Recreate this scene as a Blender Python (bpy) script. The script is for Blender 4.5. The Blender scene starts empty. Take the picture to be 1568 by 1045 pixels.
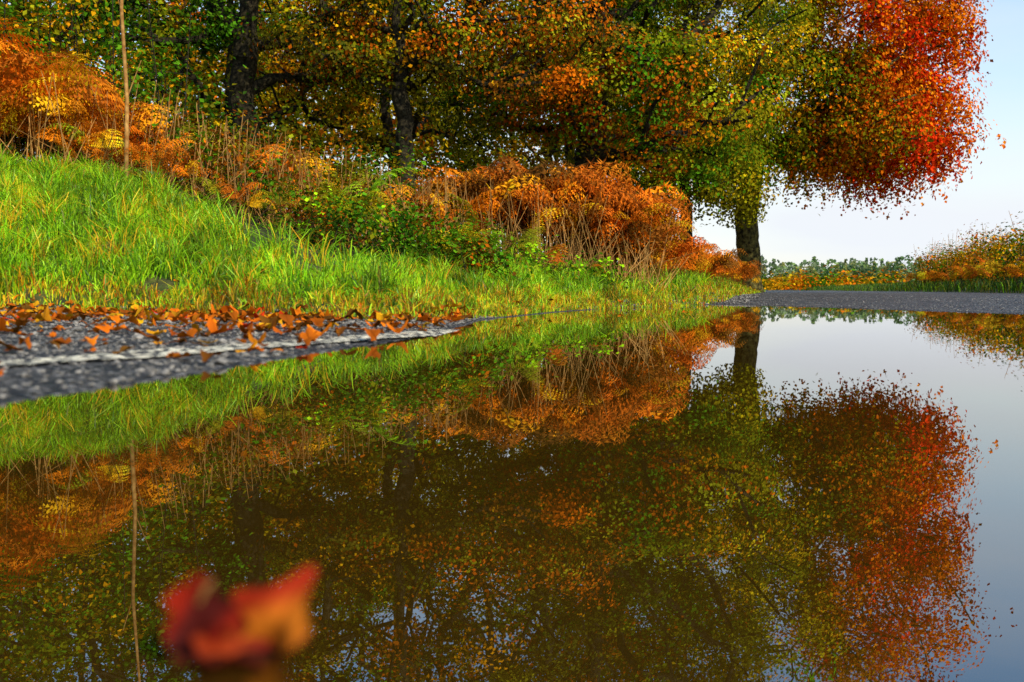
import bpy, math, numpy as np
from mathutils import Vector
rng = np.random.default_rng(7)
R = math.radians
scene = bpy.context.scene

# ------------------------------------------------------------------ helpers
def build(name, V, faces, mats, cols=None, midx=None, smooth=False, parent=None):
    me = bpy.data.meshes.new(name)
    V = np.asarray(V, dtype=np.float32)
    me.vertices.add(len(V)); me.vertices.foreach_set("co", V.ravel())
    loops = np.concatenate([f.ravel() for f in faces]).astype(np.int32)
    totals = np.concatenate([np.full(len(f), f.shape[1]) for f in faces])
    starts = np.concatenate([[0], np.cumsum(totals)[:-1]]).astype(np.int32)
    me.loops.add(len(loops)); me.loops.foreach_set("vertex_index", loops)
    me.polygons.add(len(starts)); me.polygons.foreach_set("loop_start", starts)
    if midx is not None:
        me.polygons.foreach_set("material_index", np.asarray(midx, dtype=np.int32))
    me.polygons.foreach_set("use_smooth", np.full(len(starts), smooth))
    if cols is not None:
        a = me.color_attributes.new("Col", 'FLOAT_COLOR', 'POINT')
        c = np.ones((len(V), 4), dtype=np.float32); c[:, :3] = cols
        a.data.foreach_set("color", c.ravel())
    me.update(calc_edges=True)
    for m in mats: me.materials.append(m)
    ob = bpy.data.objects.new(name, me)
    scene.collection.objects.link(ob)
    if parent: ob.parent = parent
    return ob

def snoise(x, y, z=0.0, f=1.0, seed=0.0):
    x = x*f; y = y*f; z = z*f
    return (np.sin(x*1.7+y*0.9+seed)+np.sin(y*2.3-x*1.1+z*1.3+seed*2.1)+np.sin(z*2.1+x*2.9+seed*.7)+np.sin(x*4.1+y*3.7-z*3.1+seed*1.3)*.6)/3.6

def norm(v): return v/(np.linalg.norm(v, axis=-1, keepdims=True)+1e-9)

def seg_dist(px, py, A, B):
    dx, dy = B[0]-A[0], B[1]-A[1]
    t = np.clip(((px-A[0])*dx+(py-A[1])*dy)/(dx*dx+dy*dy), 0, 1)
    return np.hypot(px-(A[0]+t*dx), py-(A[1]+t*dy))
def line_dist(px, py, P):
    d = np.full(np.shape(px), 1e9)
    for a, b in zip(P[:-1], P[1:]): d = np.minimum(d, seg_dist(px, py, a, b))
    return d
def in_poly(px, py, P):
    ins = np.zeros(np.shape(px), bool)
    for (x1, y1), (x2, y2) in zip(P, P[1:]+P[:1]):
        if y1 == y2: continue
        c = ((y1 > py) != (y2 > py)) & (px < (x2-x1)*(py-y1)/(y2-y1)+x1)
        ins ^= c
    return ins
def catmull(P, n=6):
    P = [np.array(p, float) for p in P]; out = []
    Q = [2*P[0]-P[1]]+P+[2*P[-1]-P[-2]]
    for i in range(1, len(Q)-2):
        for k in range(n):
            t = k/n; a, b, c, d = Q[i-1:i+3]
            out.append(tuple(.5*((2*b)+(-a+c)*t+(2*a-5*b+4*c-d)*t*t+(-a+3*b-3*c+d)*t**3)))
    out.append(tuple(P[-1])); return out
def sstep(x): 
    x = np.clip(x, 0, 1); return x*x*(3-2*x)

# ------------------------------------------------------------------ terrain
PUD = catmull([(-1.9,-3),(-1.35,-.5),(-.70,1.3),(-.5,2.3),(-.33,3.1),(-.22,4.2),(-.1,5.2),(.62,7.6),(1.3,8.9),(2.15,10.3)],5) \
    + catmull([(2.35,9.7),(2.75,8.3),(3.15,6.4),(4.0,4.0),(4.6,1),(4.4,-2.6),(1,-4)],5)
LE = [(-14,-1),(-9,3.2),(-4.6,5.0),(-2.6,5.0),(-1.4,4.75),(-.62,4.5),(-.15,5.1),(.55,7.4),(2.0,10.1),(3.45,15),(7.5,30),(12.6,50),(19,80),(22,110),(15,150)]
RE = [(-6,-9),(0,-7),(3,-5),(4.8,-3),(5.6,-1),(6.1,1),(6.4,3),(7.0,7.5),(7.9,11),(9.3,16),(13.3,30),(18.2,50),(24.6,80),(28,110),(21,151)]
LEc = catmull(LE, 8); REc = catmull(RE, 8)
ASPH = LEc + REc[::-1]
def region(x, y):
    x = np.asarray(x, float); y = np.asarray(y, float)
    ina = in_poly(x, y, ASPH)
    return ina, line_dist(x, y, LEc), line_dist(x, y, REc)
def height(x, y):
    x = np.asarray(x, float); y = np.asarray(y, float)
    ina, dl, dr = region(x, y)
    inp = in_poly(x, y, PUD); dp = line_dist(x, y, PUD+PUD[:1])
    far = np.hypot(x, y)
    z = np.where(inp, -0.07*(1-np.exp(-dp/0.5)), np.minimum(.018*dp, .02+.02*np.minimum(dp, 2.2)))
    z = z + np.where(far < 30, .004*snoise(x, y, 0, 5., 1.)+.003*snoise(x, y, 0, 13., 2.), 0)*np.clip(dp*4, 0, 1)
    left = (~ina) & (dl < dr)
    k = .27+.25*sstep((-x-1.2)/2.4)
    s = np.where(left, dl, 0)
    b = k*(np.sqrt(s*s+.06)-.245)
    top = (.62+.70*sstep((-x-1.)/3.5))*(1-.35*sstep((y-14)/15))
    bank = top*np.tanh(b/top)
    bank = bank + .035*snoise(x, y, 0, 1.6, 4.)*np.clip(s, 0, 1)+.02*snoise(x, y, 0, 4.2, 9.)*np.clip(s, 0, 1)
    bank = bank + .03*np.clip(s-4, 0, 20)
    z = np.where(left, z+bank, z)
    right = (~ina) & (~left)
    sr = np.where(right, dr, 0)
    z = np.where(right, z+.16*np.tanh(sr/1.2)+.03*snoise(x, y, 0, .9, 2.)*np.clip(sr, 0, 1), z)
    z = z*np.clip(1-(far-150)/200, 0, 1)+np.where(far > 150, .4*np.clip((far-150)/400, 0, 1), 0)
    return z

def coords(lo, hi, step):
    a = list(np.arange(lo, hi+1e-6, step)); d = step
    v = a[-1]
    while v < 2500: d *= 1.18; v += d; a.append(v)
    v = a[0]; d = step
    while v > -2500: d *= 1.18; v -= d; a.insert(0, v)
    return np.array(a)
gx = coords(-12, 12, .12); gy = coords(-2, 26, .12)
X, Y = np.meshgrid(gx, gy); Z = height(X, Y)
ina, dl, dr = region(X, Y)
Z = Z - np.where(ina, .04*np.clip(np.minimum(dl, dr)/.25, 0, 1), 0)
def gridfaces(ny, nx):
    i = np.arange(ny*nx).reshape(ny, nx)
    return np.stack([i[:-1,:-1], i[:-1,1:], i[1:,1:], i[1:,:-1]], -1).reshape(-1, 4)

# ------------------------------------------------------------------ materials
def newmat(name):
    m = bpy.data.materials.new(name); m.use_nodes = True
    nt = m.node_tree; nt.nodes.clear()
    return m, nt, nt.nodes, nt.links
def N(nodes, t, **kw):
    n = nodes.new(t)
    for k, v in kw.items(): setattr(n, k, v)
    return n
def foliage_mat(name, trans=.35, rough=.5, spec=.3, glossy=True):
    m, nt, ns, ln = newmat(name)
    o = N(ns, 'ShaderNodeOutputMaterial')
    a = N(ns, 'ShaderNodeAttribute', attribute_name="Col")
    if glossy:
        p = N(ns, 'ShaderNodeBsdfPrincipled')
        ln.new(a.outputs['Color'], p.inputs['Base Color'])
        p.inputs['Roughness'].default_value = rough; p.inputs['Specular IOR Level'].default_value = spec
    else:
        p = N(ns, 'ShaderNodeBsdfDiffuse'); ln.new(a.outputs['Color'], p.inputs['Color'])
    t = N(ns, 'ShaderNodeBsdfTranslucent'); ln.new(a.outputs['Color'], t.inputs['Color'])
    mx = N(ns, 'ShaderNodeMixShader'); mx.inputs[0].default_value = trans
    ln.new(p.outputs[0], mx.inputs[1]); ln.new(t.outputs[0], mx.inputs[2]); ln.new(mx.outputs[0], o.inputs[0])
    return m
M_leaf = foliage_mat("leaf_foliage", .30, glossy=False)
M_grass = foliage_mat("grass_blades", .4, .45, .25)
M_dry = foliage_mat("dry_leaf", .22, .7, .06)

def noise_mat(name, c1, c2, scale, rough=.8, bump=.5, bdist=.02, detail=8, spec=.3, s2=None):
    m, nt, ns, ln = newmat(name)
    o = N(ns, 'ShaderNodeOutputMaterial'); p = N(ns, 'ShaderNodeBsdfPrincipled')
    g = N(ns, 'ShaderNodeNewGeometry')
    nz = N(ns, 'ShaderNodeTexNoise'); nz.inputs['Scale'].default_value = scale; nz.inputs['Detail'].default_value = detail
    ln.new(g.outputs['Position'], nz.inputs['Vector'])
    cr = N(ns, 'ShaderNodeValToRGB'); cr.color_ramp.elements[0].position = .35; cr.color_ramp.elements[1].position = .68
    cr.color_ramp.elements[0].color = (*c1, 1); cr.color_ramp.elements[1].color = (*c2, 1)
    ln.new(nz.outputs['Fac'], cr.inputs[0]); last = cr.outputs[0]
    n2 = N(ns, 'ShaderNodeTexNoise'); n2.inputs['Scale'].default_value = s2 or scale*.07; n2.inputs['Detail'].default_value = 4
    ln.new(g.outputs['Position'], n2.inputs['Vector'])
    mr = N(ns, 'ShaderNodeMapRange'); mr.inputs['From Min'].default_value = .3; mr.inputs['From Max'].default_value = .7
    mr.inputs['To Min'].default_value = .6; mr.inputs['To Max'].default_value = 1.35
    ln.new(n2.outputs['Fac'], mr.inputs['Value'])
    mul = N(ns, 'ShaderNodeVectorMath', operation='MULTIPLY'); ln.new(last, mul.inputs[0]); ln.new(mr.outputs[0], mul.inputs[1])
    ln.new(mul.outputs[0], p.inputs['Base Color'])
    b = N(ns, 'ShaderNodeBump'); b.inputs['Strength'].default_value = bump; b.inputs['Distance'].default_value = bdist
    ln.new(nz.outputs['Fac'], b.inputs['Height']); ln.new(b.outputs[0], p.inputs['Normal'])
    p.inputs['Roughness'].default_value = rough; p.inputs['Specular IOR Level'].default_value = spec
    ln.new(p.outputs[0], o.inputs[0])
    return m
M_ground = noise_mat("grassy_soil", (.022,.024,.007), (.085,.085,.014), 9, .95, .6, .05)
M_bark = noise_mat("tree_bark", (.010,.008,.005), (.05,.04,.018), 14, .9, .9, .06, spec=.1)
M_barkb = noise_mat("mossy_beech_bark", (.018,.014,.006), (.17,.14,.035), 9, .9, .9, .08, spec=.1, s2=2.5)
M_stone = noise_mat("gravel_stone", (.016,.014,.011), (.34,.30,.24), 45, .5, .3, .003, s2=30)
M_stalk = noise_mat("dry_stalk", (.24,.10,.02), (.52,.28,.08), 20, .8, .3, .004, spec=.1)

m, nt, ns, ln = newmat("asphalt"); M_asphalt = m
o = N(ns,'ShaderNodeOutputMaterial'); p = N(ns,'ShaderNodeBsdfPrincipled'); g = N(ns,'ShaderNodeNewGeometry')
vo = N(ns,'ShaderNodeTexVoronoi'); vo.inputs['Scale'].default_value = 62; ln.new(g.outputs['Position'], vo.inputs['Vector'])
n1 = N(ns,'ShaderNodeTexNoise'); n1.inputs['Scale'].default_value = 5; n1.inputs['Detail'].default_value = 9; n1.inputs['Roughness'].default_value=.7; ln.new(g.outputs['Position'], n1.inputs['Vector'])
cr = N(ns,'ShaderNodeValToRGB'); e = cr.color_ramp.elements
e[0].position=.0; e[0].color=(.26,.235,.20,1); e[1].position=.6; e[1].color=(.013,.011,.009,1)
ln.new(vo.outputs['Distance'], cr.inputs[0])
sep = N(ns,'ShaderNodeSeparateColor'); ln.new(vo.outputs['Color'], sep.inputs[0])
mr = N(ns,'ShaderNodeMapRange'); mr.inputs['To Min'].default_value=.12; mr.inputs['To Max'].default_value=2.0; ln.new(sep.outputs[0], mr.inputs['Value'])
mr2 = N(ns,'ShaderNodeMapRange'); mr2.inputs['From Min'].default_value=.3; mr2.inputs['From Max'].default_value=.7; mr2.inputs['To Min'].default_value=.25; mr2.inputs['To Max'].default_value=1.6; ln.new(n1.outputs['Fac'], mr2.inputs['Value'])
mu = N(ns,'ShaderNodeMath', operation='MULTIPLY'); ln.new(mr.outputs[0], mu.inputs[0]); ln.new(mr2.outputs[0], mu.inputs[1])
vm = N(ns,'ShaderNodeVectorMath', operation='MULTIPLY'); ln.new(cr.outputs[0], vm.inputs[0]); ln.new(mu.outputs[0], vm.inputs[1])
ln.new(vm.outputs[0], p.inputs['Base Color'])
b = N(ns,'ShaderNodeBump', invert=True); b.inputs['Strength'].default_value=1.0; b.inputs['Distance'].default_value=.014
ln.new(vo.outputs['Distance'], b.inputs['Height'])
b2 = N(ns,'ShaderNodeBump'); b2.inputs['Strength'].default_value=.6; b2.inputs['Distance'].default_value=.03
ln.new(n1.outputs['Fac'], b2.inputs['Height']); ln.new(b.outputs[0], b2.inputs['Normal']); ln.new(b2.outputs[0], p.inputs['Normal'])
p.inputs['Roughness'].default_value=.6; p.inputs['Specular IOR Level'].default_value=.35; ln.new(p.outputs[0], o.inputs[0])

m, nt, ns, ln = newmat("worn_white_paint"); M_paint = m
o = N(ns,'ShaderNodeOutputMaterial'); p = N(ns,'ShaderNodeBsdfPrincipled'); g = N(ns,'ShaderNodeNewGeometry')
vo = N(ns,'ShaderNodeTexVoronoi'); vo.inputs['Scale'].default_value = 42; ln.new(g.outputs['Position'], vo.inputs['Vector'])
n1 = N(ns,'ShaderNodeTexNoise'); n1.inputs['Scale'].default_value = 16; n1.inputs['Detail'].default_value = 8; n1.inputs['Roughness'].default_value=.75; ln.new(g.outputs['Position'], n1.inputs['Vector'])
ad = N(ns,'ShaderNodeMath', operation='MULTIPLY_ADD'); ad.inputs[1].default_value=.6; ln.new(vo.outputs['Distance'], ad.inputs[0]); ln.new(n1.outputs['Fac'], ad.inputs[2])
cr = N(ns,'ShaderNodeValToRGB'); e = cr.color_ramp.elements
e[0].position=.74; e[0].color=(.80,.70,.48,1); e[1].position=.84; e[1].color=(.045,.04,.034,1)
ln.new(ad.outputs[0], cr.inputs[0]); ln.new(cr.outputs[0], p.inputs['Base Color'])
b = N(ns,'ShaderNodeBump', invert=True); b.inputs['Strength'].default_value=1.0; b.inputs['Distance'].default_value=.010
ln.new(vo.outputs['Distance'], b.inputs['Height']); ln.new(b.outputs[0], p.inputs['Normal'])
p.inputs['Roughness'].default_value=.6; ln.new(p.outputs[0], o.inputs[0])

m, nt, ns, ln = newmat("muddy_water"); M_water = m
o = N(ns,'ShaderNodeOutputMaterial'); g = N(ns,'ShaderNodeNewGeometry')
df = N(ns,'ShaderNodeBsdfDiffuse'); gl = N(ns,'ShaderNodeBsdfGlossy'); gl.inputs['Roughness'].default_value=.0
gl.inputs['Color'].default_value=(.97,.97,.97,1)
n1 = N(ns,'ShaderNodeTexNoise'); n1.inputs['Scale'].default_value=3; n1.inputs['Detail'].default_value=5; ln.new(g.outputs['Position'], n1.inputs['Vector'])
cr = N(ns,'ShaderNodeValToRGB'); cr.color_ramp.elements[0].color=(.026,.013,.001,1); cr.color_ramp.elements[1].color=(.046,.023,.002,1)
ln.new(n1.outputs['Fac'], cr.inputs[0]); ln.new(cr.outputs[0], df.inputs['Color'])
fr = N(ns,'ShaderNodeFresnel'); fr.inputs['IOR'].default_value=3.0
mx = N(ns,'ShaderNodeMixShader'); ln.new(fr.outputs[0], mx.inputs[0]); ln.new(df.outputs[0], mx.inputs[1]); ln.new(gl.outputs[0], mx.inputs[2])
n2 = N(ns,'ShaderNodeTexNoise'); n2.inputs['Scale'].default_value=5; n2.inputs['Detail'].default_value=1; ln.new(g.outputs['Position'], n2.inputs['Vector'])
b = N(ns,'ShaderNodeBump'); b.inputs['Strength'].default_value=.03; b.inputs['Distance'].default_value=.004
ln.new(n2.outputs['Fac'], b.inputs['Height']); ln.new(b.outputs[0], gl.inputs['Normal'])
ln.new(mx.outputs[0], o.inputs[0])

# ------------------------------------------------------------------ ground, road, line, puddle
build("ground", np.stack([X, Y, Z], -1).reshape(-1, 3), [gridfaces(*X.shape)], [M_ground], smooth=True)
def resample(P, n):
    P = np.array(P); t = np.linspace(0, len(P)-1, n)
    i = np.minimum(t.astype(int), len(P)-2); f = (t-i)[:, None]
    return P[i]*(1-f)+P[i+1]*f
nL, nU = 700, 90
A = resample(LEc, nL); B = resample(REc, nL); u = np.linspace(0, 1, nU)
rx = A[:, None, 0]*(1-u)+B[:, None, 0]*u; ry = A[:, None, 1]*(1-u)+B[:, None, 1]*u
rz = height(rx, ry)+.004
build("road", np.stack([rx, ry, rz], -1).reshape(-1, 3), [gridfaces(nL, nU)[:, ::-1]], [M_asphalt], smooth=True)
LINE = np.array(catmull([(-2.5,-1.5),(-1.75,.3),(-1.02,1.65),(-.74,2.25),(-.45,2.9),(-.12,3.8),(.3,5.0)], 30))
tg = norm(np.gradient(LINE, axis=0)); nr = np.stack([-tg[:, 1], tg[:, 0]], -1)
w = np.linspace(-.075, .065, 6)
lx = LINE[:, None, 0]+nr[:, None, 0]*w; ly = LINE[:, None, 1]+nr[:, None, 1]*w
build("road_edge_line", np.stack([lx, ly, height(lx, ly)+.009], -1).reshape(-1, 3), [gridfaces(len(LINE), 6)[:, ::-1]], [M_paint], smooth=True)
px_ = np.linspace(-3, 6, 60); py_ = np.linspace(-5, 11.2, 100)
PX, PY = np.meshgrid(px_, py_)
cx, cy = (PX[:-1,:-1]+PX[1:,1:])/2, (PY[:-1,:-1]+PY[1:,1:])/2
keep = (in_poly(cx, cy, PUD) | (line_dist(cx, cy, PUD+PUD[:1]) < .35)).ravel()
build("puddle", np.stack([PX, PY, PX*0], -1).reshape(-1, 3), [gridfaces(*PX.shape)[keep]], [M_water], smooth=True)

# ------------------------------------------------------------------ palettes
C = dict(green=(.075,.19,.006), dgreen=(.028,.078,.006), olive=(.23,.215,.006), yellow=(.75,.49,.010), gold=(.74,.33,.006),
         orange=(.80,.18,.005), rust=(.44,.105,.004), brown=(.18,.062,.005), red=(.70,.042,.005), lime=(.32,.58,.008), dolive=(.10,.098,.006))
def pal(names, w, n, jit=.25):
    a = np.array([C[k] for k in names]); w = np.array(w, float)/sum(w)
    c = a[rng.choice(len(a), n, p=w)]
    return c*(1+rng.normal(0, jit, (n, 1))).clip(.35, 1.5)*(1+rng.normal(0, .08, (n, 3)))

def leaf_cloud(P, size, cols, up=.35, droop=0.0, wid=.38, nrm=None):
    n = len(P)
    d = norm(rng.normal(0, 1, (n, 3))+np.array([0, 0, -droop]))
    if nrm is None: nn = norm(rng.normal(0, 1, (n, 3))+np.array([0, 0, up]))
    else: nn = norm(nrm+rng.normal(0, .36, (n, 3)))
    s = norm(np.cross(d, nn)); d = np.cross(nn, s) if nrm is not None else d
    nn = np.cross(s, d)
    L = (size*(.6+.7*rng.random(n)))[:, None]
    v0 = P-d*L*.5; v2 = P+d*L*.5; m_ = P-d*L*.05
    v1 = m_+s*L*wid+nn*L*.08; v3 = m_-s*L*wid+nn*L*.08
    V = np.stack([v0, v1, v2, v3], 1).reshape(-1, 3)
    F = np.arange(4*n).reshape(n, 4)
    return V, F, np.repeat(np.clip(cols, 0, .95), 4, 0)

def tubes(P0, P1, r0, r1, d0, d1, sides):
    def ring(P, r, d):
        a = norm(np.cross(d, np.array([.9, .43, .05]))); b_ = np.cross(d, a)
        th = np.arange(sides)*2*math.pi/sides
        return P[:, None]+r[:, None, None]*(a[:, None]*np.cos(th)[None, :, None]+b_[:, None]*np.sin(th)[None, :, None])
    n = len(P0)
    V = np.concatenate([ring(P0, r0, d0), ring(P1, r1, d1)], 1).reshape(-1, 3)
    i = np.arange(sides); j = (i+1) % sides
    f = np.stack([i, j, j+sides, i+sides], -1)
    F = (np.arange(n)*2*sides)[:, None, None]+f[None]
    return V, F.reshape(-1, 4)

def make_tree(name, base, trunk_pts, targets, trunk_r, leaf_n, leaf_size, colfn, clump=.5, flat=.55, tipr=.01, droop=.2, step=.55, crook=.12, seed=1, hang=0, ccen=None, bark=None, ex=2.3):
    r_ = np.random.default_rng(seed)
    tp = np.array(trunk_pts, float)
    tpc = np.array(catmull([tuple(q) for q in tp], 7))
    NP = np.zeros((30000, 3)); NL = np.zeros(30000); par = []
    cnt = len(tpc)
    for i, q in enumerate(tpc):
        NP[i] = q+np.array([1, 1, 0])*r_.normal(0, .02, 3)*(i > 0); par.append(i-1); NL[i] = 0 if i == 0 else NL[i-1]+np.linalg.norm(q-tpc[i-1])
    plen = NL[:cnt].copy()
    zmin = tp[-1][2]*.2
    order = np.argsort(np.hypot(targets[:, 0], targets[:, 1])+.4*np.abs(targets[:, 2]-tp[-1][2]*.5))
    tips = []
    for k in order:
        t = targets[k]
        dv = t-NP[:cnt]; dist = np.linalg.norm(dv, axis=1)
        cost = dist+.18*NL[:cnt]+np.where(NP[:cnt, 2] < zmin, 50, 0)+np.maximum(0, NP[:cnt, 2]-t[2]+.1*dist)*.8
        i = int(np.argmin(cost)); p0 = NP[i].copy(); L = dist[i]
        ns_ = max(1, int(L/step)); prev = i
        mid = (p0+t)/2+np.array([0, 0, .16*L])+r_.normal(0, crook*L, 3)
        for q in range(1, ns_+1):
            s = q/ns_
            pt = (1-s)**2*p0+2*s*(1-s)*mid+s*s*t
            if q < ns_: pt = pt+r_.normal(0, crook*.35, 3)
            NP[cnt] = pt; NL[cnt] = NL[prev]+L/ns_; par.append(prev); prev = cnt; cnt += 1
        tips.append(prev)
    P = NP[:cnt]; par = np.array(par)
    acc = np.zeros(cnt); haschild = np.zeros(cnt, bool)
    for i in range(cnt-1, 0, -1):
        if not haschild[i]: acc[i] += tipr**ex
        acc[par[i]] += acc[i]; haschild[par[i]] = True
    rad = acc**(1/ex)
    rad = np.maximum(rad*trunk_r/rad[2], tipr)
    rad[:len(tpc)] *= (1+.55*np.exp(-plen/.35))
    D = np.zeros((cnt, 3)); D[1:] = norm(P[1:]-P[par[1:]]); D[0] = (0, 0, 1)
    best = {}
    for i in range(1, cnt):
        pidx = par[i]
        if pidx not in best or rad[i] > rad[best[pidx]]: best[pidx] = i
    main = np.zeros(cnt, bool); main[list(best.values())] = True
    idx = np.arange(1, cnt)
    r0 = np.where(main[idx], rad[par[idx]], rad[idx]*1.15); r1 = rad[idx]
    d0 = np.where(main[idx][:, None], D[par[idx]], D[idx])
    V = []; F = []; off = 0
    for sel, sides in ((r1 >= .06, 12), (r1 < .06, 4)):
        if sel.sum() == 0: continue
        ii = idx[sel]
        v, f = tubes(P[par[ii]], P[ii], r0[sel], r1[sel], d0[sel], D[ii], sides)
        V.append(v); F.append(f+off); off += len(v)
    Vt = np.concatenate(V); nb = sum(len(f) for f in F)
    T = P[tips]; ncl = len(T)
    per = np.maximum(6, (leaf_n/ncl*np.exp(r_.normal(0, .45, ncl)))).astype(int)
    ci = np.repeat(np.arange(ncl), per); n = len(ci)
    sg = clump*(.6+.8*r_.random(ncl))[ci][:, None]
    G = r_.normal(0, 1, (n, 3)); G = G*np.minimum(1, 1.7/np.linalg.norm(G, axis=1))[:, None]
    off_ = G*sg*np.array([1, 1, flat])
    if hang:
        ns2 = 9; so = r_.normal(0, .75, (ncl, ns2, 2)); sl = r_.uniform(.2, 1.0, (ncl, ns2))*hang
        si = r_.integers(0, ns2, n); hs = r_.random(n) < .38
        t_ = r_.random(n)
        hx = so[ci, si]*sg+r_.normal(0, .035, (n, 2))
        ho = np.concatenate([hx, (-t_*sl[ci, si]-.1)[:, None]], -1)
        off_ = np.where(hs[:, None], ho, off_)
    LP = T[ci]+off_
    cc_ = P[:len(tpc)].mean(0) if ccen is None else np.array(ccen)
    outw = norm(LP-cc_)
    nrm = norm(G)*.8+outw*.5+np.array([0, 0, .45])
    ccol = colfn(T+base, ncl)*(1+.25*r_.normal(0, 1, (ncl, 1))).clip(.45, 1.5)
    lcol = ccol[ci]*(1+r_.normal(0, .15, (n, 1))).clip(.4, 1.6)
    alt = colfn(LP+base, n); mixm = (r_.random(n) < .10)[:, None]
    lcol = np.where(mixm, alt*.8, lcol)
    v, f, c = leaf_cloud(LP, leaf_size, lcol, .4, droop, nrm=nrm)
    Vall = np.concatenate([Vt, v]); Fall = F+[f+off]
    cols = np.concatenate([np.tile([.05, .04, .02], (len(Vt), 1)), c])
    mid_ = np.concatenate([np.zeros(nb), np.ones(len(f))])
    ob = build(name, Vall, Fall, [bark or M_bark, M_leaf], cols, mid_, smooth=False)
    ob.location = base
    return ob

def crown(n, c, r, seed, shell=.5, lowcut=None):
    r_ = np.random.default_rng(seed)
    d = norm(r_.normal(0, 1, (n, 3))); u_ = r_.random(n)**(1/3)
    u_ = np.where(r_.random(n) < shell, .8+.2*u_, u_)
    lump = 1+.2*snoise(d[:, 0], d[:, 1], d[:, 2], 2.2, seed)
    P = np.array(c)+d*(u_*lump)[:, None]*np.array(r)
    if lowcut is not None: P = P[P[:, 2] > lowcut]
    return P

def mixfn(names, w, patch=.0, alt=None, altw=None, f=.5, g=1.0):
    def fn(P, n):
        c = pal(names, w, n)
        if alt:
            c2 = pal(alt, altw, n)
            s_ = snoise(P[:, 0], P[:, 1], P[:, 2], f, patch) > 0
            c = np.where(s_[:, None], c2, c)
        return c*g
    return fn
def base_at(x, y, dz=-.1): return np.array([x, y, float(height(np.array([x]), np.array([y]))[0])+dz])

def beech_col(P, n):
    rxn = (P[:, 0]-7.7)/6 + .24*snoise(P[:, 0], P[:, 1], P[:, 2], .55, 3.) + .12*(P[:, 2]-5.5)/3
    a = pal(['olive','yellow','green','gold'], [5,1.5,1.6,1.4], n); b_ = pal(['gold','orange','olive','rust'], [3,4,2.4,.8], n); c = pal(['red','orange','rust'], [3.5,5.5,1.2], n)
    return np.where((rxn < .12)[:, None], a, np.where((rxn < .40)[:, None], b_, c))
bb = base_at(7.1, 30)
Tg = np.concatenate([crown(400, (-.1, 0, 9.3), (5.4, 5.4, 6.0), 11, .6, 3.4), crown(140, (3.3, -1, 4.8), (2.3, 2.4, 1.5), 12, .5, 2.9), crown(60, (-2.0, -.5, 5.2), (2.4, 3, 1.6), 13, .5, 3.6),
                     crown(60, (4.9,-.5,7.0), (1.3,2,1.7), 14, .5), crown(110, (1.3,-1.8,5.6), (2.3,1.6,1.9), 15, .5, 3.4), crown(36, (4.2,-.4,4.5), (1.2,1.6,1.0), 16, .5),
                     crown(150, (2.6,-2.2,8.3), (3.0,1.9,2.6), 17, .4)])
make_tree("beech_tree", bb, [(0,0,0),(.02,0,1),(-.05,0,2.4),(.1,.1,4),(-.1,0,6),(.2,.1,8.5),(.1,0,11.5)], Tg, .34, 138000, .105, beech_col, .44, .7, .012, .8, .6, .12, 5, hang=1.3, ccen=(0,0,7), bark=M_barkb)

def wood(name, x, y, trunk, crowns, r, nl, ls, fn, seed, clump=.35, **kw):
    Tg = np.concatenate([crown(*c[:3], seed*7+i, *c[3:]) for i, c in enumerate(crowns)])
    return make_tree(name, base_at(x, y), trunk, Tg, r, nl, ls, fn, seed=seed, clump=clump, **kw)
f_green = mixfn(['green','dgreen','dolive'], [5,2,2], 1., ['green','olive','gold','dgreen'], [3,3,.8,1])
f_rust = mixfn(['rust','orange','brown','dolive'], [4,2,3,3], 2., ['olive','rust','dolive','gold'], [3,2,3,1])
f_olive = mixfn(['olive','green','dolive','rust'], [4,2,3,1], 3., ['olive','rust','green','gold'], [4,2.5,2,.6])
f_yg = mixfn(['olive','green','dolive','yellow'], [4,3,2,.6], 4., ['olive','yellow','green'], [5,.8,2])
wood("oak_tree", -4.65, 17.5, [(0,0,0),(.05,0,1.2),(-.05,0,2.2),(.08,0,3.4),(.15,.2,4.8),(.4,.2,6.5),(.5,0,8.5)],
     [(130,(.1,.8,7.0),(3.9,2.8,2.7)),(34,(2.3,.4,3.1),(1.5,1,1.1)),(20,(-1.6,.3,3.5),(1.4,1,.6))], .22, 16500, .075, f_green, 21, crook=.28, tipr=.016, clump=.30, ex=2.7)
wood("oak_tree", -7.2, 13.8, [(0,0,0),(0,0,1.5),(-.2,0,3),(.1,0,5),(0,0,7.5)],
     [(200,(.6,-.3,5.0),(2.7,2.4,3.2))], .14, 34000, .07, f_green, 22, crook=.16)
wood("oak_tree", -1.85, 17.2, [(0,0,0),(.05,0,1.5),(-.05,0,3),(-.1,0,5),(.1,0,7.5),(0,0,9.5)],
     [(170,(.5,.5,6.6),(3.3,2.6,3.4)),(50,(1.9,0,3.5),(1.4,1.3,.9)),(30,(-1.3,.2,3.5),(1.1,1,.8))], .145, 34000, .072, f_rust, 23, crook=.18, tipr=.014, ex=2.5)
wood("oak_tree", 1.45, 19.5, [(0,0,0),(.05,0,1.5),(.1,0,3),(.2,0,5),(.2,0,7.5),(0,0,11)],
     [(210,(.1,.4,7.4),(3.6,3.0,4.2)),(80,(1.2,-1.0,3.2),(2.0,1.4,1.2)),(30,(-1.5,-.2,3.4),(1.3,1.2,.8))], .31, 54000, .076, f_olive, 24, crook=.15, tipr=.012)
wood("oak_tree", 4.0, 23.5, [(0,0,0),(.1,0,1.5),(.0,0,3),(.2,0,5),(.2,0,7.5),(0,0,10)],
     [(220,(-.1,0,6.6),(2.9,2.8,4.4)),(80,(-.5,-1.0,2.9),(1.7,1.5,1.2)),(26,(1.2,.4,2.3),(.8,.8,.9))], .14, 52000, .085, f_yg, 25, crook=.12)
bt = []
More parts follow.
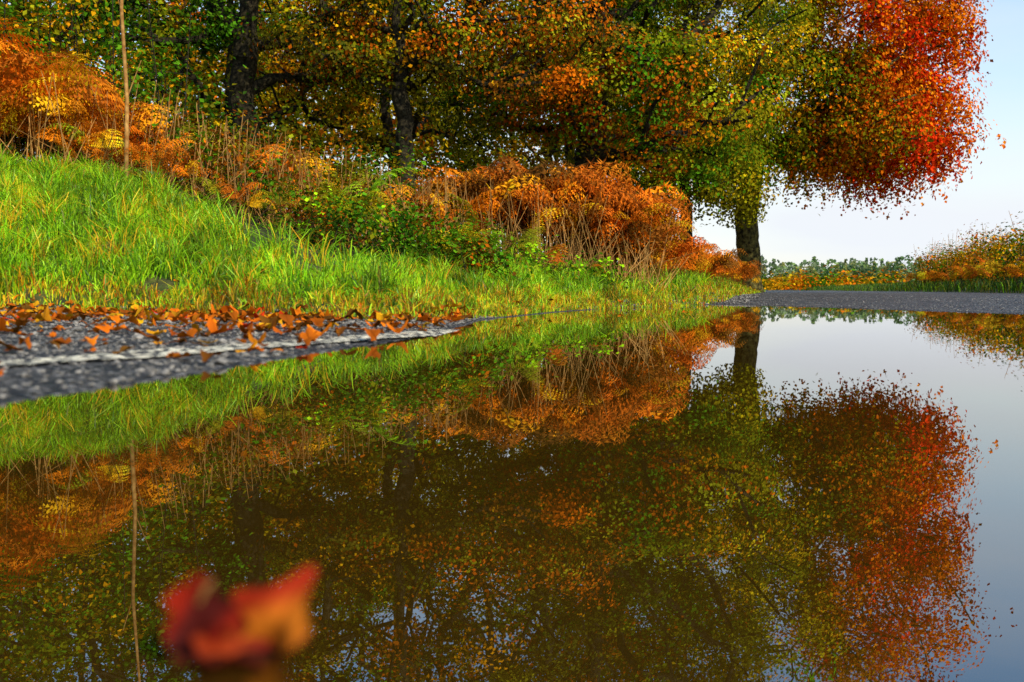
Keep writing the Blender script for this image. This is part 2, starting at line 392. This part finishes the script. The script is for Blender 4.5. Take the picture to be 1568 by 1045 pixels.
bt.append(wood("woodland_tree", -11, 25, [(0,0,0),(0,0,2),(.3,0,4),(0,0,7),(0,0,10)], [(170,(0,0,6.6),(4.6,4,4.6))], .2, 17000, .13, mixfn(['green','olive','yellow'],[3,3,1.5],1.,['olive','gold'],[3,1.5]), 31, .42, crook=.2, tipr=.015))
bt.append(wood("woodland_tree", -3.2, 27, [(0,0,0),(.2,0,2),(-.2,0,4),(0,0,7),(0,0,11)], [(180,(0,0,6.6),(4.6,4,5.0))], .2, 19000, .13, mixfn(['yellow','olive','gold'],[3,3,2],5.,['gold','olive','rust'],[2,3,2]), 32, .42, crook=.2, tipr=.015))
bt.append(wood("woodland_tree", 1.8, 31, [(0,0,0),(.2,0,2),(0,0,4),(0,0,7),(0,0,11)], [(180,(0,0,6.6),(4.6,4,5.2))], .2, 19000, .13, mixfn(['olive','green','dolive'],[3,2,4],3.,['dolive','brown'],[3,2]), 33, .42, crook=.18, tipr=.015))
for k, (i, x, y, rot, s) in enumerate([(0,-17,30,1.1,1.1),(1,-8.5,34,2.0,1.0),(2,-12.5,42,.7,1.2),(1,3.4,38,.9,.95),
                                        (0,0.0,50,5.1,1.25),(2,-13.5,20,3.,.9),(0,-6.8,24.5,2.2,.85),(1,-20,50,2.2,1.5),(2,-4.6,43,4.4,1.1),(0,-9,56,4.4,1.5)]):
    o2 = bpy.data.objects.new("woodland_tree", bt[i].data); scene.collection.objects.link(o2)
    o2.location = base_at(x, y)-np.array([0,0,.4 if y > 40 else 0]); o2.rotation_euler = (0, 0, rot); o2.scale = (s, s, s)

# ------------------------------------------------------------------ grass
def scatter(n, x0, x1, y0, y1): return rng.uniform(x0, x1, n), rng.uniform(y0, y1, n)
def blades(x, y, z, L, w, cols, lean=.45):
    n = len(x); az = rng.uniform(0, 2*math.pi, n); ln_ = np.abs(rng.normal(0, lean, n))+.1
    dx, dy = np.cos(az), np.sin(az)
    fa = rng.uniform(0, math.pi, n); sx, sy = np.cos(fa), np.sin(fa)
    P0 = np.stack([x, y, z-.01], -1); H = np.stack([dx, dy, dx*0], -1); S = np.stack([sx, sy, sx*0], -1); U = np.array([0, 0, 1.])
    L = L[:, None]; ln_ = ln_[:, None]; w = w[:, None]
    p1 = P0+U*L*.5+H*L*ln_*.22; p2 = P0+U*L*(.85-.12*ln_)+H*L*ln_*.62; p3 = P0+U*L*(1.-.35*ln_)+H*L*ln_*1.05
    V = np.stack([P0-S*w*.5, P0+S*w*.5, p1+S*w*.5, p1-S*w*.5, p2+S*w*.33, p2-S*w*.33, p3], 1).reshape(-1, 3)
    o_ = (np.arange(n)*7)[:, None]
    Q = np.concatenate([o_+np.array([0,1,2,3]), o_+np.array([3,2,4,5])]); Tt = o_+np.array([5,4,6])
    c = np.clip(np.repeat(cols, 7, 0), 0, .9)
    return V, Q, Tt, c
def merge_blades(sets):
    V, Q, T_, Cc, off = [], [], [], [], 0
    for v, q, t, c in sets:
        V.append(v); Q.append(q+off); T_.append(t+off); Cc.append(c); off += len(v)
    return np.concatenate(V), [np.concatenate(Q), np.concatenate(T_)], np.concatenate(Cc)
sets = []
for (n, x0, x1, y0, y1, smax, Lm, wm) in [(260000,-7.5,1.8,3.6,9.5,3.4,.10,.0056),(60000,-7.5,4,9.5,15,2.2,.12,.008),(55000,1,9,14,31,2.0,.14,.013),(40000,6,24,29,95,2.2,.2,.03)]:
    x, y = scatter(n, x0, x1, y0, y1); ina_, dl_, dr_ = region(x, y)
    sm = np.minimum(smax, 1.35+2.1*sstep((-x-1.3)/1.8)) if y1 < 16 else smax
    ok = (~ina_) & (dl_ < dr_) & (dl_ < sm+.4*snoise(x, y, 0, 1.1, 3))
    ok &= ~((dl_ < .35) & (rng.random(n) < .35))
    ok &= (snoise(x, y, 0, 3.3, 6.) > -.68)
    x, y, s_ = x[ok], y[ok], dl_[ok]; z = height(x, y); k = len(x)
    c = pal(['lime','green','olive','yellow'], [7.5,3.4,1.2,.5], k, .28)
    patch = snoise(x, y, 0, 2.4, 8.)
    yel = (patch > .25) & (rng.random(k) < .5)
    c[yel] = pal(['yellow','lime','gold'], [2.8,6,.6], int(yel.sum()))
    edge = (s_ < .5) & (rng.random(k) < .5); c[edge] = pal(['gold','yellow','olive','rust'], [2.5,2.5,2,1.4], int(edge.sum()))
    c *= (1+.55*snoise(x, y, 0, 5.3, 5.)+.3*snoise(x, y, 0, 1.7, 1.))[:, None]
    tuft = np.clip(snoise(x, y, 0, 9.1, 12.), 0, 1)
    L = Lm*(.5+rng.random(k))*(.7+.5*snoise(x, y, 0, 3.1, 2.)+1.1*tuft)*np.clip(.45+s_*1.1, .45, 1.2)
    sets.append(blades(x, y, z, np.clip(L, .02, .5), wm*(.6+.8*rng.random(k)), np.abs(c), .6))
tx, ty = scatter(120, -5.5, -1.2, 5.4, 8.4)
for a_, b_ in zip(tx, ty):
    k = 45; x = a_+rng.normal(0, .05, k); y = b_+rng.normal(0, .05, k)
    i_, dl_, dr_ = region(x, y)
    if i_.any() or dl_.mean() > 1.5+1.5*sstep((-a_-1.3)/1.8): continue
    sets.append(blades(x, y, height(x, y), rng.uniform(.10,.30,k), np.full(k,.006), pal([['lime','yellow','green'],['yellow','gold','lime']][int(rng.random() < .28)],[6,1.2,2],k), 1.0))
V, F, c = merge_blades(sets); build("bank_grass", V, F, [M_grass], c)
x, y = scatter(80000, 7, 30, 9, 90); i_, dl_, dr_ = region(x, y)
ok = (~i_) & (dr_ < dl_) & (dr_ < 3.0); x, y = x[ok], y[ok]; k = len(x)
V, Q, T_, c = blades(x, y, height(x, y), .3*(.5+rng.random(k)), np.full(k, .02), pal(['green','dgreen','olive','lime'], [4,3,2,1], k)*.7)
build("verge_grass", V, [Q, T_], [M_grass], c)

# ------------------------------------------------------------------ bracken
def frond_template(seed, arch=115, Lf=1.25, pairs=15, pn=8, crisp=.0):
    r_ = np.random.default_rng(seed)
    n = 40; t = np.linspace(0, 1, n); ang = R(6)+np.radians(arch)*np.clip((t-.25)/.75, 0, 1)**1.3
    ds = Lf/n; xx = np.cumsum(np.sin(ang))*ds; zz = np.cumsum(np.cos(ang))*ds
    cur = np.stack([xx, xx*0, zz], -1); tan = norm(np.gradient(cur, axis=0))
    quads = []; side = np.array([0, 1., 0])
    for i in range(0, n-2, 2):
        wv = .005*(1-t[i]*.8)
        for s_ in (side, np.array([tan[i][2], 0, -tan[i][0]])):
            quads.append([cur[i]-s_*wv, cur[i]+s_*wv, cur[i+2]+s_*wv, cur[i+2]-s_*wv])
    nr_ = len(quads)
    for k in range(pairs):
        u_ = .36+.62*k/(pairs-1); f = u_*(n-1); i = int(f); fr_ = f-i; i2 = min(i+1, n-1)
        p0 = cur[i]*(1-fr_)+cur[i2]*fr_; tt = tan[i]
        up = np.cross(tt, side)
        if up[2] < 0: up = -up
        q = (u_-.36)/.64; Lp = .34*Lf/1.25*(1-q)**.85*(.75+.25*min(1, q*6))+.015
        for sgn in (-1, 1):
            dr_ = norm(side*sgn*1.0+tt*.38+up*(-.15-crisp*.6+r_.normal(0, .12+crisp*.3)))
            dr2 = norm(dr_-np.array([0, 0, .5+crisp]))
            for j in range(pn):
                v = (j+.5)/pn; pc = p0+(dr_*(1-v*.5)+dr2*v*.5)*Lp*v
                dd = norm(dr_*(1-v)+dr2*v)
                cw = norm(np.cross(dd, up))
                hl = Lp*.19*(1-v*.85); hw = Lp/pn*.42
                cu = up*r_.normal(0, .25+crisp)*hl
                quads.append([pc-cw*hl+dd*hl*.5+cu, pc-dd*hw, pc+cw*hl+dd*hl*.5+cu, pc+dd*hw*1.1])
    return np.array(quads), nr_
TEM = [frond_template(1,110), frond_template(2,130,crisp=.2), frond_template(3,95,1.35), frond_template(4,145,1.15,crisp=.3), frond_template(8,120,1.2,crisp=.15), frond_template(9,135,1.3,crisp=.4)]
TEMd = [frond_template(5,140,1.2,15,7,.5), frond_template(6,155,1.3,14,7,.8), frond_template(7,125,1.1,15,7,.6), frond_template(10,170,1.25,14,7,1.0)]
def bracken(name, x, y, sc, cols, tems, stemcol=(.27,.11,.02), az=None, dz=0):
    Vs, Cs = [], []
    z = height(x, y)+dz; n = len(x)
    az = rng.uniform(0, 2*math.pi, n) if az is None else az
    ti = rng.integers(0, len(tems), n); tilt = rng.normal(0, .22, n)
    for k in range(n):
        q, nr_ = tems[ti[k]]
        v = q.reshape(-1, 3)*sc[k]; ct, st = math.cos(tilt[k]), math.sin(tilt[k])
        v = np.stack([v[:, 0], v[:, 1]*ct-v[:, 2]*st, v[:, 1]*st+v[:, 2]*ct], -1)
        ca, sa = math.cos(az[k]), math.sin(az[k])
        v = np.stack([v[:, 0]*ca-v[:, 1]*sa+x[k], v[:, 0]*sa+v[:, 1]*ca+y[k], v[:, 2]+z[k]], -1)
        c = np.tile(cols[k], (len(q), 1)); c *= (1+rng.normal(0, .25, (len(q), 1))).clip(.4, 1.6); c[:nr_] = stemcol
        Vs.append(v); Cs.append(np.repeat(c, 4, 0))
    V = np.concatenate(Vs); build(name, V, [np.arange(len(V)).reshape(-1, 4)], [M_dry], np.clip(np.concatenate(Cs), 0, .9))
def ell(n, cx, cy, rx_, ry_):
    a = rng.uniform(0, 2*math.pi, n); r_ = np.sqrt(rng.random(n)); return cx+rx_*r_*np.cos(a), cy+ry_*r_*np.sin(a)
x, y = ell(300, .5, 11.3, 1.3, .9); q = 1-(((x-.5)/1.4)**2+((y-11.3)/1.0)**2)
bracken("bracken_clump", x, y, .55+.95*np.sqrt(np.clip(q, 0, 1))*rng.uniform(.75,1.1,len(x)), pal(['rust','orange','brown','gold'], [5,3.6,2,1.2], len(x), .32), TEMd)
LEy = [p[1] for p in LEc[48:]]; LEx = [p[0] for p in LEc[48:]]
yy = rng.uniform(12.0, 16.5, 170); x = np.interp(yy, LEy, LEx)-.75-rng.random(170)*1.3
bracken("bracken_clump", x, yy, rng.uniform(.5,.85,len(x)), pal(['orange','gold','rust'], [5,5,2.5], len(x)), TEMd)
yy = rng.uniform(16.5, 29.2, 230); x = np.interp(yy, LEy, LEx)-.35-rng.random(230)*1.8
bracken("bracken_clump", x, yy, rng.uniform(.65,1.05,len(x)), pal(['orange','gold','rust','brown'], [4,3,3,1.2], len(x)), TEMd)
x, y = ell(260, -5.2, 9.1, 2.1, .9); bracken("bracken_clump", x, y, rng.uniform(.55,1.25,len(x)), pal(['orange','gold','yellow','rust'], [5,4,1.2,3.5], len(x)), TEM)
x, y = ell(110, -2.1, 9.9, 1.8, .8); bracken("bracken_clump", x, y, rng.uniform(.5,.95,len(x)), pal(['rust','orange','gold','brown','olive'], [3,1.8,2.4,2.4,3], len(x)), TEM+TEMd)
x, y = ell(8, -1.42, 8.4, .18, .2); bracken("fern", x, y, rng.uniform(.6,.9,len(x)), pal(['lime','yellow'], [4,1], len(x))*.8, TEM, (.15,.2,.03))
x, y = ell(8, -.35, 8.0, .2, .2); bracken("fern", x, y, rng.uniform(.35,.5,len(x)), pal(['yellow','gold','lime'], [4,1,2], len(x)), TEM, (.3,.2,.03))
x, y = ell(18, .2, 9.7, .8, .3); bracken("fern", x, y, rng.uniform(.25,.45,len(x)), pal(['yellow','olive','lime','rust'], [1,3,2,2], len(x)), TEM, (.3,.2,.03))
x, y = ell(60, -2.6, 8.5, 1.2, .35); bracken("fern", x, y, rng.uniform(.3,.55,len(x)), pal(['gold','orange','rust','olive'], [2.5,2.5,1.5,2], len(x)), TEM+TEMd, (.3,.2,.03))

# ------------------------------------------------------------------ undergrowth, nettles
def shrub_cloud(cl, per, sg, size, colfn_, up=.4):
    ci = np.repeat(np.arange(len(cl)), per); n = len(ci)
    G = rng.normal(0, 1, (n, 3))
    P = cl[ci]+G*sg
    zz = height(P[:, 0], P[:, 1]); P[:, 2] = np.maximum(P[:, 2], zz+.03)
    cc = colfn_(cl, len(cl))[ci]*(1+rng.normal(0, .22, (n, 1))).clip(.4, 1.7)
    return leaf_cloud(P, size, cc, up, .2, nrm=norm(G)*.6+np.array([0,0,.7]))
def stems(P0, P1, r):
    d = norm(P1-P0); return tubes(P0, P1, r, r*.5, d, d, 4)
def shrub(name, cl, per, sg, size, fn, stemr=.006):
    V, F, c = shrub_cloud(cl, per, sg, size, fn)
    b0 = cl.copy(); b0[:, :2] += rng.normal(0, .15, (len(cl), 2)); b0[:, 2] = height(b0[:, 0], b0[:, 1])-.02
    v2, f2 = stems(b0, cl, np.full(len(cl), stemr))
    build(name, np.concatenate([V, v2]), [np.concatenate([F, f2+len(V)])], [M_leaf, M_bark], np.concatenate([c, np.tile([.12,.06,.02], (len(v2), 1))]),
          np.concatenate([np.zeros(len(F)), np.ones(len(f2))]))
def gcl(x, y, h0, h1): return np.stack([x, y, height(x, y)+rng.uniform(h0, h1, len(x))], -1)
x, y = scatter(1200, -9, 5, 9.5, 19); i_, dl_, dr_ = region(x, y); ok = (~i_) & (dl_ > 2.6) & (dl_ < 8) & (dl_ < dr_)
shrub("undergrowth", gcl(x[ok], y[ok], .1, 1.0), 32, .2, .06, mixfn(['rust','olive','dgreen','gold','brown'], [3,3,3,1.,3], 4., ['olive','green','dolive','orange'], [2,3,2,1], 1.))
x, y = ell(140, -.95, 7.85, .95, .55)
shrub("nettle_patch", gcl(x, y, .05, .40), 38, .08, .042, mixfn(['green','dgreen','olive','lime'], [4,2.5,2,.6], 2., ['green','dolive','rust','brown'], [3,2,1.3,1], 2.), .004)
x, y = ell(40, .3, 9.3, .8, .3)
shrub("nettle_patch", gcl(x, y, .03, .2), 34, .08, .042, mixfn(['green','olive','dgreen','lime'], [3,3,2,1], 2.), .004)
x, y = ell(60, -5.2, 9.6, 1.8, .6)
shrub("bramble_bush", gcl(x, y, .3, 1.2), 50, .16, .055, mixfn(['green','dgreen','olive'], [4,2,2], 2., ['orange','green','gold'], [1.5,3,1], 2.), .005)
x, y = ell(90, -2.3, 9.0, 1.1, .5)
shrub("bramble_bush", gcl(x, y, .1, .55), 40, .12, .048, mixfn(['olive','green','rust','brown'], [3,3,2,2], 2.), .005)
x, y = ell(65, -6.0, 11.3, 2.6, .8)
shrub("sapling_thicket", gcl(x, y, .8, 2.4), 75, .22, .065, f_green, .01)

xa, ya = ell(420, .1, 10.3, 1.5, .5); xb, yb = ell(420, -2.3, 9.0, 1.9, .7); xc, yc = ell(110, -4.5, 8.5, 1.8, .5)
x = np.concatenate([xa, xb, xc]); y = np.concatenate([ya, yb, yc]); n = len(x)
P0 = np.stack([x, y, height(x, y)], -1); a = rng.uniform(0, 2*math.pi, n); le = np.abs(rng.normal(0, .5, n)); L = rng.uniform(.25,.9,n)
P1 = P0+np.stack([np.cos(a)*le*L, np.sin(a)*le*L, L*np.cos(np.minimum(le, 1.2))], -1)
v, f = stems(P0, P1, np.full(n, .0045)); build("dry_stems", v, [f], [M_stalk])
P = np.array([(-3.08,8.0,0),(-3.06,8.0,.7),(-3.09,8.0,1.4),(-3.05,8.0,2.1),(-3.04,8.0,2.9)]); P[:, 2] += float(height(np.array([-3.1]), np.array([8.0]))[0])
d = norm(P[1:]-P[:-1]); rr = np.array([.019,.016,.014,.010,.006])
v, f = tubes(P[:-1], P[1:], rr[:-1], rr[1:], d, d, 7)
v2, f2 = stems(np.array([P[1], P[2], P[3]]), np.array([P[1]+(.12,0,.3), P[2]+(-.1,.03,.28), P[3]+(.1,0,.25)]), np.full(3,.006))
build("dead_stalk", np.concatenate([v, v2]), [np.concatenate([f, f2+len(v)])], [M_stalk], smooth=True)

# ------------------------------------------------------------------ right hedge and distant
def hedge(name, pts_x, pts_y, per, hfn, sg, size, fn):
    z0 = height(pts_x, pts_y); h = hfn(pts_x, pts_y)
    cl = np.stack([pts_x, pts_y, z0+h*rng.random(len(pts_x))**.7], -1)
    shrub(name, cl, per, sg, size, fn, .012)
t = rng.random(850); yy = 19+29*t**1.1; xr = np.interp(yy, [p[1] for p in REc], [p[0] for p in REc])+1.6+rng.uniform(0, 2.6, 850)
hedge("roadside_hedge", xr, yy, 42, lambda a, b: (1.3*(1+.45*snoise(a, b, 0, .9, 3.))+.35)*(1-.1*sstep((b-30)/12)), .25, .10,
      mixfn(['olive','green','gold','dgreen'], [3,3,1.5,2], 1.5, ['orange','gold','olive','rust'], [2.5,3,2,1.5], .6))
x = xr[:130]; y = yy[:130]; bracken("bracken_clump", x-.7, y, rng.uniform(.7,1.2,130), pal(['orange','gold','yellow','rust'], [4,4,1,3], 130), TEM)
n = 160; x = xr[200:360]+rng.normal(0,.3,160); y = yy[200:360]; P0 = np.stack([x, y, height(x, y)+.5], -1); P1 = P0+np.stack([rng.normal(0,.35,n), rng.normal(0,.2,n), rng.uniform(.9,1.9,n)], -1)
v, f = stems(P0, P1, np.full(n, .012)); build("hedge_twigs", v, [f], [M_stalk])
x = rng.uniform(18, 36, 330); y = rng.uniform(86, 128, 330); i_, a1, a2 = region(x, y); x, y = x[~i_], y[~i_]
hedge("roadside_bushes", x, y, 34, lambda a, b: 1.0+.0*a, .5, .35, mixfn(['gold','orange','yellow','green'], [4,2,1,2], 1.5, ['green','olive','dgreen'], [1,1,1], .12, .8))
n = 620; x = rng.uniform(10, 300, n); y = 250+rng.uniform(-15, 40, n)-.12*x
Vd, Fd, Cd = [], [], []; off = 0
for k in range(n):
    H = rng.uniform(5.2, 8.2); m_ = 90; con = rng.random() < .3
    u_ = rng.random(m_); rad = (1-u_)*.33*H*.9 if con else np.sqrt(np.clip(1-(2*u_-1)**2, 0, 1))*.40*H
    a = rng.uniform(0, 2*math.pi, m_); zz = .3+(u_*H if con else H*(.12+.8*u_))
    P = np.stack([x[k]+rad*np.cos(a), y[k]+rad*np.sin(a), zz], -1)
    cb = np.array([(.20,.29,.09),(.13,.21,.08),(.31,.31,.09),(.17,.22,.11)][rng.integers(4)])  # pale grey-greens: distance haze is painted into the leaf colour
    v, f, c = leaf_cloud(P, 1.0, cb*(1+rng.normal(0, .15, (m_, 1))).clip(.5, 1.5), .5, 0, .4)
    Vd.append(v); Fd.append(f+off); Cd.append(c); off += len(v)
build("distant_trees", np.concatenate(Vd), [np.concatenate(Fd)], [M_leaf], np.concatenate(Cd))

# ------------------------------------------------------------------ leaf litter
def lobed(nb=18, L=1.0):
    t = np.linspace(0, 2*math.pi, nb, endpoint=False)
    w = .30+.10*np.cos(t*5+.4)
    return np.stack([.5*np.cos(t), w*np.sin(t)*(1+.12*np.cos(t))], -1)*L
def litter(name, x, y, z, size, cols, mat, curl=1.0):
    n = len(x); ol = lobed(); nb = len(ol)
    base = np.concatenate([[[0, 0]], ol]); S = size[:, None]
    X_ = base[None, :, 0]*S; Y_ = base[None, :, 1]*S*rng.uniform(.7, 1.25, (n, 1))
    k1 = rng.normal(0, 1.0, (n, 1))*curl; k2 = rng.uniform(-.5, 2.0, (n, 1))*curl
    Z_ = (k1*X_**2+k2*Y_**2)/S+rng.normal(0, .03, (n, nb+1))*S
    az = rng.uniform(0, 2*math.pi, n)[:, None]; ti = rng.normal(0, .22*curl, n)[:, None]
    X2 = X_*np.cos(ti)-Z_*np.sin(ti); Z2 = X_*np.sin(ti)+Z_*np.cos(ti)
    Z2 = Z2-Z2.min(1, keepdims=True)+.002
    V = np.stack([X2*np.cos(az)-Y_*np.sin(az)+x[:, None], X2*np.sin(az)+Y_*np.cos(az)+y[:, None], Z2+z[:, None]], -1).reshape(-1, 3)
    i = np.arange(nb); f = np.stack([np.zeros(nb, int), i+1, (i+1) % nb+1], -1)
    F = ((np.arange(n)*(nb+1))[:, None, None]+f[None]).reshape(-1, 3)
    c = np.repeat(cols, nb+1, 0).reshape(n, nb+1, 3); c[:, 0] *= .6
    return build(name, V, [F], [mat], np.clip(c.reshape(-1, 3), 0, .9))
x1, y1 = scatter(6200, -4.5, -.2, 1.9, 5.5); i_, d1, d2 = region(x1, y1)
dens = np.exp(-(d1/1.4)**2)
ok = (rng.random(len(x1)) < dens*.42*(1+.9*snoise(x1, y1, 0, 2.5, 3.))+.05) & (~in_poly(x1, y1, PUD)) & ((i_) | (d1 < .25)); x1, y1 = x1[ok], y1[ok]
x2, y2 = scatter(64, -2.2, -.5, 1.2, 3.6); ok = ~in_poly(x2, y2, PUD); x2, y2 = x2[ok], y2[ok]
x3, y3 = scatter(500, -6, 3, 4.5, 11); i_, d1, d2 = region(x3, y3); ok = (~i_) & (d1 < 1.6) & (rng.random(500) < .3); x3, y3 = x3[ok], y3[ok]
x = np.concatenate([x1, x2, x3]); y = np.concatenate([y1, y2, y3]); z = height(x, y)+.006; z[-len(x3):] += .04
sz = rng.uniform(.03,.08,len(x)); sz[len(x1):len(x1)+len(x2)] *= .6
litter("fallen_leaves", x, y, z, sz, pal(['orange','rust','brown','red','gold'], [3.5,4,3,.4,1.7], len(x))*.85, M_dry)

def stones(name, x, y, z, s, mat):
    n = len(x); o8 = np.array([(1,0,0),(-1,0,0),(0,1,0),(0,-1,0),(0,0,1),(0,0,-1),(.6,.6,.5),(-.6,.6,.5),(-.6,-.6,.5),(.6,-.6,.5)])
    V = o8[None]*(1+rng.normal(0, .15, (n, 10, 1)))*s[:, None, None]*np.array([1, .8, .6])
    az = rng.uniform(0, 6.28, n)[:, None]
    V = np.stack([V[..., 0]*np.cos(az)-V[..., 1]*np.sin(az)+x[:, None], V[..., 0]*np.sin(az)+V[..., 1]*np.cos(az)+y[:, None], V[..., 2]+z[:, None]], -1).reshape(-1, 3)
    f = np.array([(0,6,9),(0,2,6),(2,7,6),(2,1,7),(1,8,7),(1,3,8),(3,9,8),(3,0,9),(4,6,7),(4,7,8),(4,8,9),(4,9,6),(5,2,0),(5,1,2),(5,3,1),(5,0,3)])
    F = ((np.arange(n)*10)[:, None, None]+f[None]).reshape(-1, 3)
    build(name, V, [F], [mat])
x, y = scatter(40000, -4.5, .2, .8, 5.3); i_, d1, d2 = region(x, y); dlne = line_dist(x, y, [tuple(q) for q in LINE[::10]])
ok = (i_ | (d1 < .2)) & (~in_poly(x, y, PUD)) & (rng.random(len(x)) < (.5*np.exp(-(d1/.6)**2)+.5)) & ((dlne > .08) | (rng.random(len(x)) < .15))
x, y = x[ok], y[ok]; stones("gravel", x, y, height(x, y)+.004, rng.uniform(.003,.0095,len(x))*(1+(rng.random(len(x)) < .06)*1.2)*np.where(y < 1.6, .85, 1), M_stone)
x, y = scatter(3000, .5, 4, 7, 16); i_, d1, d2 = region(x, y); ok = (d1 < .3) & (~in_poly(x, y, PUD)); x, y = x[ok], y[ok]
stones("gravel", x, y, height(x, y)+.006, rng.uniform(.008,.025,len(x)), M_stone)
x, y = scatter(9000, 2, 8.5, 5.5, 13); i_, d1, d2 = region(x, y); ok = i_ & (~in_poly(x, y, PUD)) & (rng.random(9000) < .5+.5*snoise(x, y, 0, 1.3, 4.)); x, y = x[ok], y[ok]
stones("road_chippings", x, y, height(x, y)+.004, rng.uniform(.003,.010,len(x)), M_stone)

# ------------------------------------------------------------------ curled red leaf in the foreground water
def curled_leaf(name, loc, size, rot, fold, bend, col1, col2, seed):
    nt_, nrg = 96, 14
    th = np.linspace(0, 2*math.pi, nt_, endpoint=False)
    rad = .62+.30*np.abs(np.cos(2.5*(th)))**1.5+.05*np.cos(11*th)
    q = np.linspace(0, 1, nrg)[1:]
    x_ = np.concatenate([[0], (q[:, None]*rad*np.cos(th)).ravel()]); y_ = np.concatenate([[0], (q[:, None]*rad*np.sin(th)).ravel()])
    z_ = fold*np.abs(y_)*.9+bend*x_**2+.10*np.sin(5*x_+1)*np.cos(4*y_)+.22*np.sin(2.3*x_*y_*3)*(x_**2+y_**2)
    yy_ = y_*(1-.25*abs(fold))
    V = np.stack([x_, yy_, z_], -1)*size
    F3 = np.stack([np.zeros(nt_, int), np.arange(nt_)+1, (np.arange(nt_)+1) % nt_+1], -1)
    F4 = []
    for k in range(nrg-2):
        a = 1+k*nt_+np.arange(nt_); b_ = 1+k*nt_+(np.arange(nt_)+1) % nt_
        F4.append(np.stack([a, a+nt_, b_+nt_, b_], -1))
    m_ = np.clip(.5+.8*np.sin(3*x_+2*y_+seed), 0, 1)[:, None]
    c = np.array(col1)*(1-m_)+np.array(col2)*m_
    ob = build(name, V, [F3, np.concatenate(F4)], [M_dry], c, smooth=True)
    ob.rotation_euler = rot; ob.location = loc
    return ob
e = bpy.data.objects.new("curled_red_leaf", None); scene.collection.objects.link(e); e.location = (-.111, .398, -.001)
l1 = curled_leaf("blade", (-.018, 0, .021), .0195, (R(80), R(75), R(20)), .6, .4, (.30,.016,.005), (.06,.006,.004), 1)
l2 = curled_leaf("blade_lobe", (.018, .002, .016), .0235, (R(80), R(-72), R(-15)), .7, -.4, (.30,.020,.005), (.58,.15,.010), 2)
l3 = curled_leaf("blade_middle", (-.002, .006, .010), .021, (R(55), R(5), R(10)), .3, .3, (.16,.012,.005), (.26,.03,.005), 3)
l4 = curled_leaf("blade_base", (.0, .004, .002), .032, (R(6), R(3), R(40)), .12, .1, (.03,.007,.004), (.10,.014,.005), 4)
P = np.array([(-.016,0,.024),(-.013,-.002,.030),(-.009,-.002,.034)]); d = norm(P[1:]-P[:-1])
v, f = tubes(P[:-1], P[1:], np.full(2,.0012), np.full(2,.001), d, d, 6); st = build("petiole", v, [f], [M_stalk])
for o_ in (l1, l2, l3, l4, st): o_.parent = e

# ------------------------------------------------------------------ light
sun_dir = Vector((.66, -.75, 0)).normalized(); el = R(38)
az = math.atan2(sun_dir.x, sun_dir.y)
sd = Vector((sun_dir.x*math.cos(el), sun_dir.y*math.cos(el), math.sin(el)))
L_ = bpy.data.lights.new("sun", 'SUN'); L_.energy = 5.0; L_.angle = R(.8); L_.color = (1, .93, .79)
lo = bpy.data.objects.new("sun", L_); scene.collection.objects.link(lo); lo.rotation_euler = sd.to_track_quat('Z', 'Y').to_euler()
w = bpy.data.worlds.new("World"); scene.world = w; w.use_nodes = True; nt = w.node_tree; nt.nodes.clear(); ns, ln = nt.nodes, nt.links
o = N(ns,'ShaderNodeOutputWorld'); bg = N(ns,'ShaderNodeBackground'); sk = N(ns,'ShaderNodeTexSky', sky_type='NISHITA')
sk.sun_disc = False; sk.sun_elevation = el; sk.sun_rotation = az; sk.air_density = 1.3; sk.dust_density = .6; sk.ozone_density = 2.0
hs = N(ns,'ShaderNodeHueSaturation'); hs.inputs['Saturation'].default_value=1.3; hs.inputs['Value'].default_value=1.55; ln.new(sk.outputs[0], hs.inputs['Color'])
tc = N(ns,'ShaderNodeTexCoord'); sx = N(ns,'ShaderNodeSeparateXYZ'); ln.new(tc.outputs['Generated'], sx.inputs[0])
mp = N(ns,'ShaderNodeMapping'); mp.inputs['Scale'].default_value=(1.2,1.2,5); ln.new(tc.outputs['Generated'], mp.inputs[0])
nz = N(ns,'ShaderNodeTexNoise'); nz.inputs['Scale'].default_value=1.8; nz.inputs['Detail'].default_value=5; ln.new(mp.outputs[0], nz.inputs['Vector'])
hr = N(ns,'ShaderNodeMapRange'); hr.inputs['From Min'].default_value=0.06; hr.inputs['From Max'].default_value=.40; hr.inputs['To Min'].default_value=.95; hr.inputs['To Max'].default_value=.05
ln.new(sx.outputs['Z'], hr.inputs['Value'])
nm = N(ns,'ShaderNodeMapRange'); nm.inputs['From Min'].default_value=.35; nm.inputs['From Max'].default_value=.7; nm.inputs['To Min'].default_value=-.2; nm.inputs['To Max'].default_value=.22
ln.new(nz.outputs['Fac'], nm.inputs['Value'])
ad = N(ns,'ShaderNodeMath', operation='ADD', use_clamp=True); ln.new(hr.outputs[0], ad.inputs[0]); ln.new(nm.outputs[0], ad.inputs[1])
mx = N(ns,'ShaderNodeMix', data_type='RGBA'); ln.new(ad.outputs[0], mx.inputs['Factor']); ln.new(hs.outputs[0], mx.inputs['A']); mx.inputs['B'].default_value=(6.1,6.4,6.8,1)
ln.new(mx.outputs['Result'], bg.inputs['Color']); bg.inputs['Strength'].default_value=.145; ln.new(bg.outputs[0], o.inputs[0])

# ------------------------------------------------------------------ camera
cd = bpy.data.cameras.new("camera"); cam = bpy.data.objects.new("camera", cd); scene.collection.objects.link(cam)
cd.lens = 35; cd.sensor_width = 36; cam.location = (0, 0, .15); cam.rotation_euler = (R(90-2.95), 0, 0)
cd.clip_start = .02; cd.clip_end = 6000
cd.dof.use_dof = True; cd.dof.focus_distance = 10.5; cd.dof.aperture_fstop = 4.5
scene.camera = cam
scene.view_settings.view_transform = 'Standard'; scene.view_settings.look = 'None'; scene.view_settings.exposure = 0
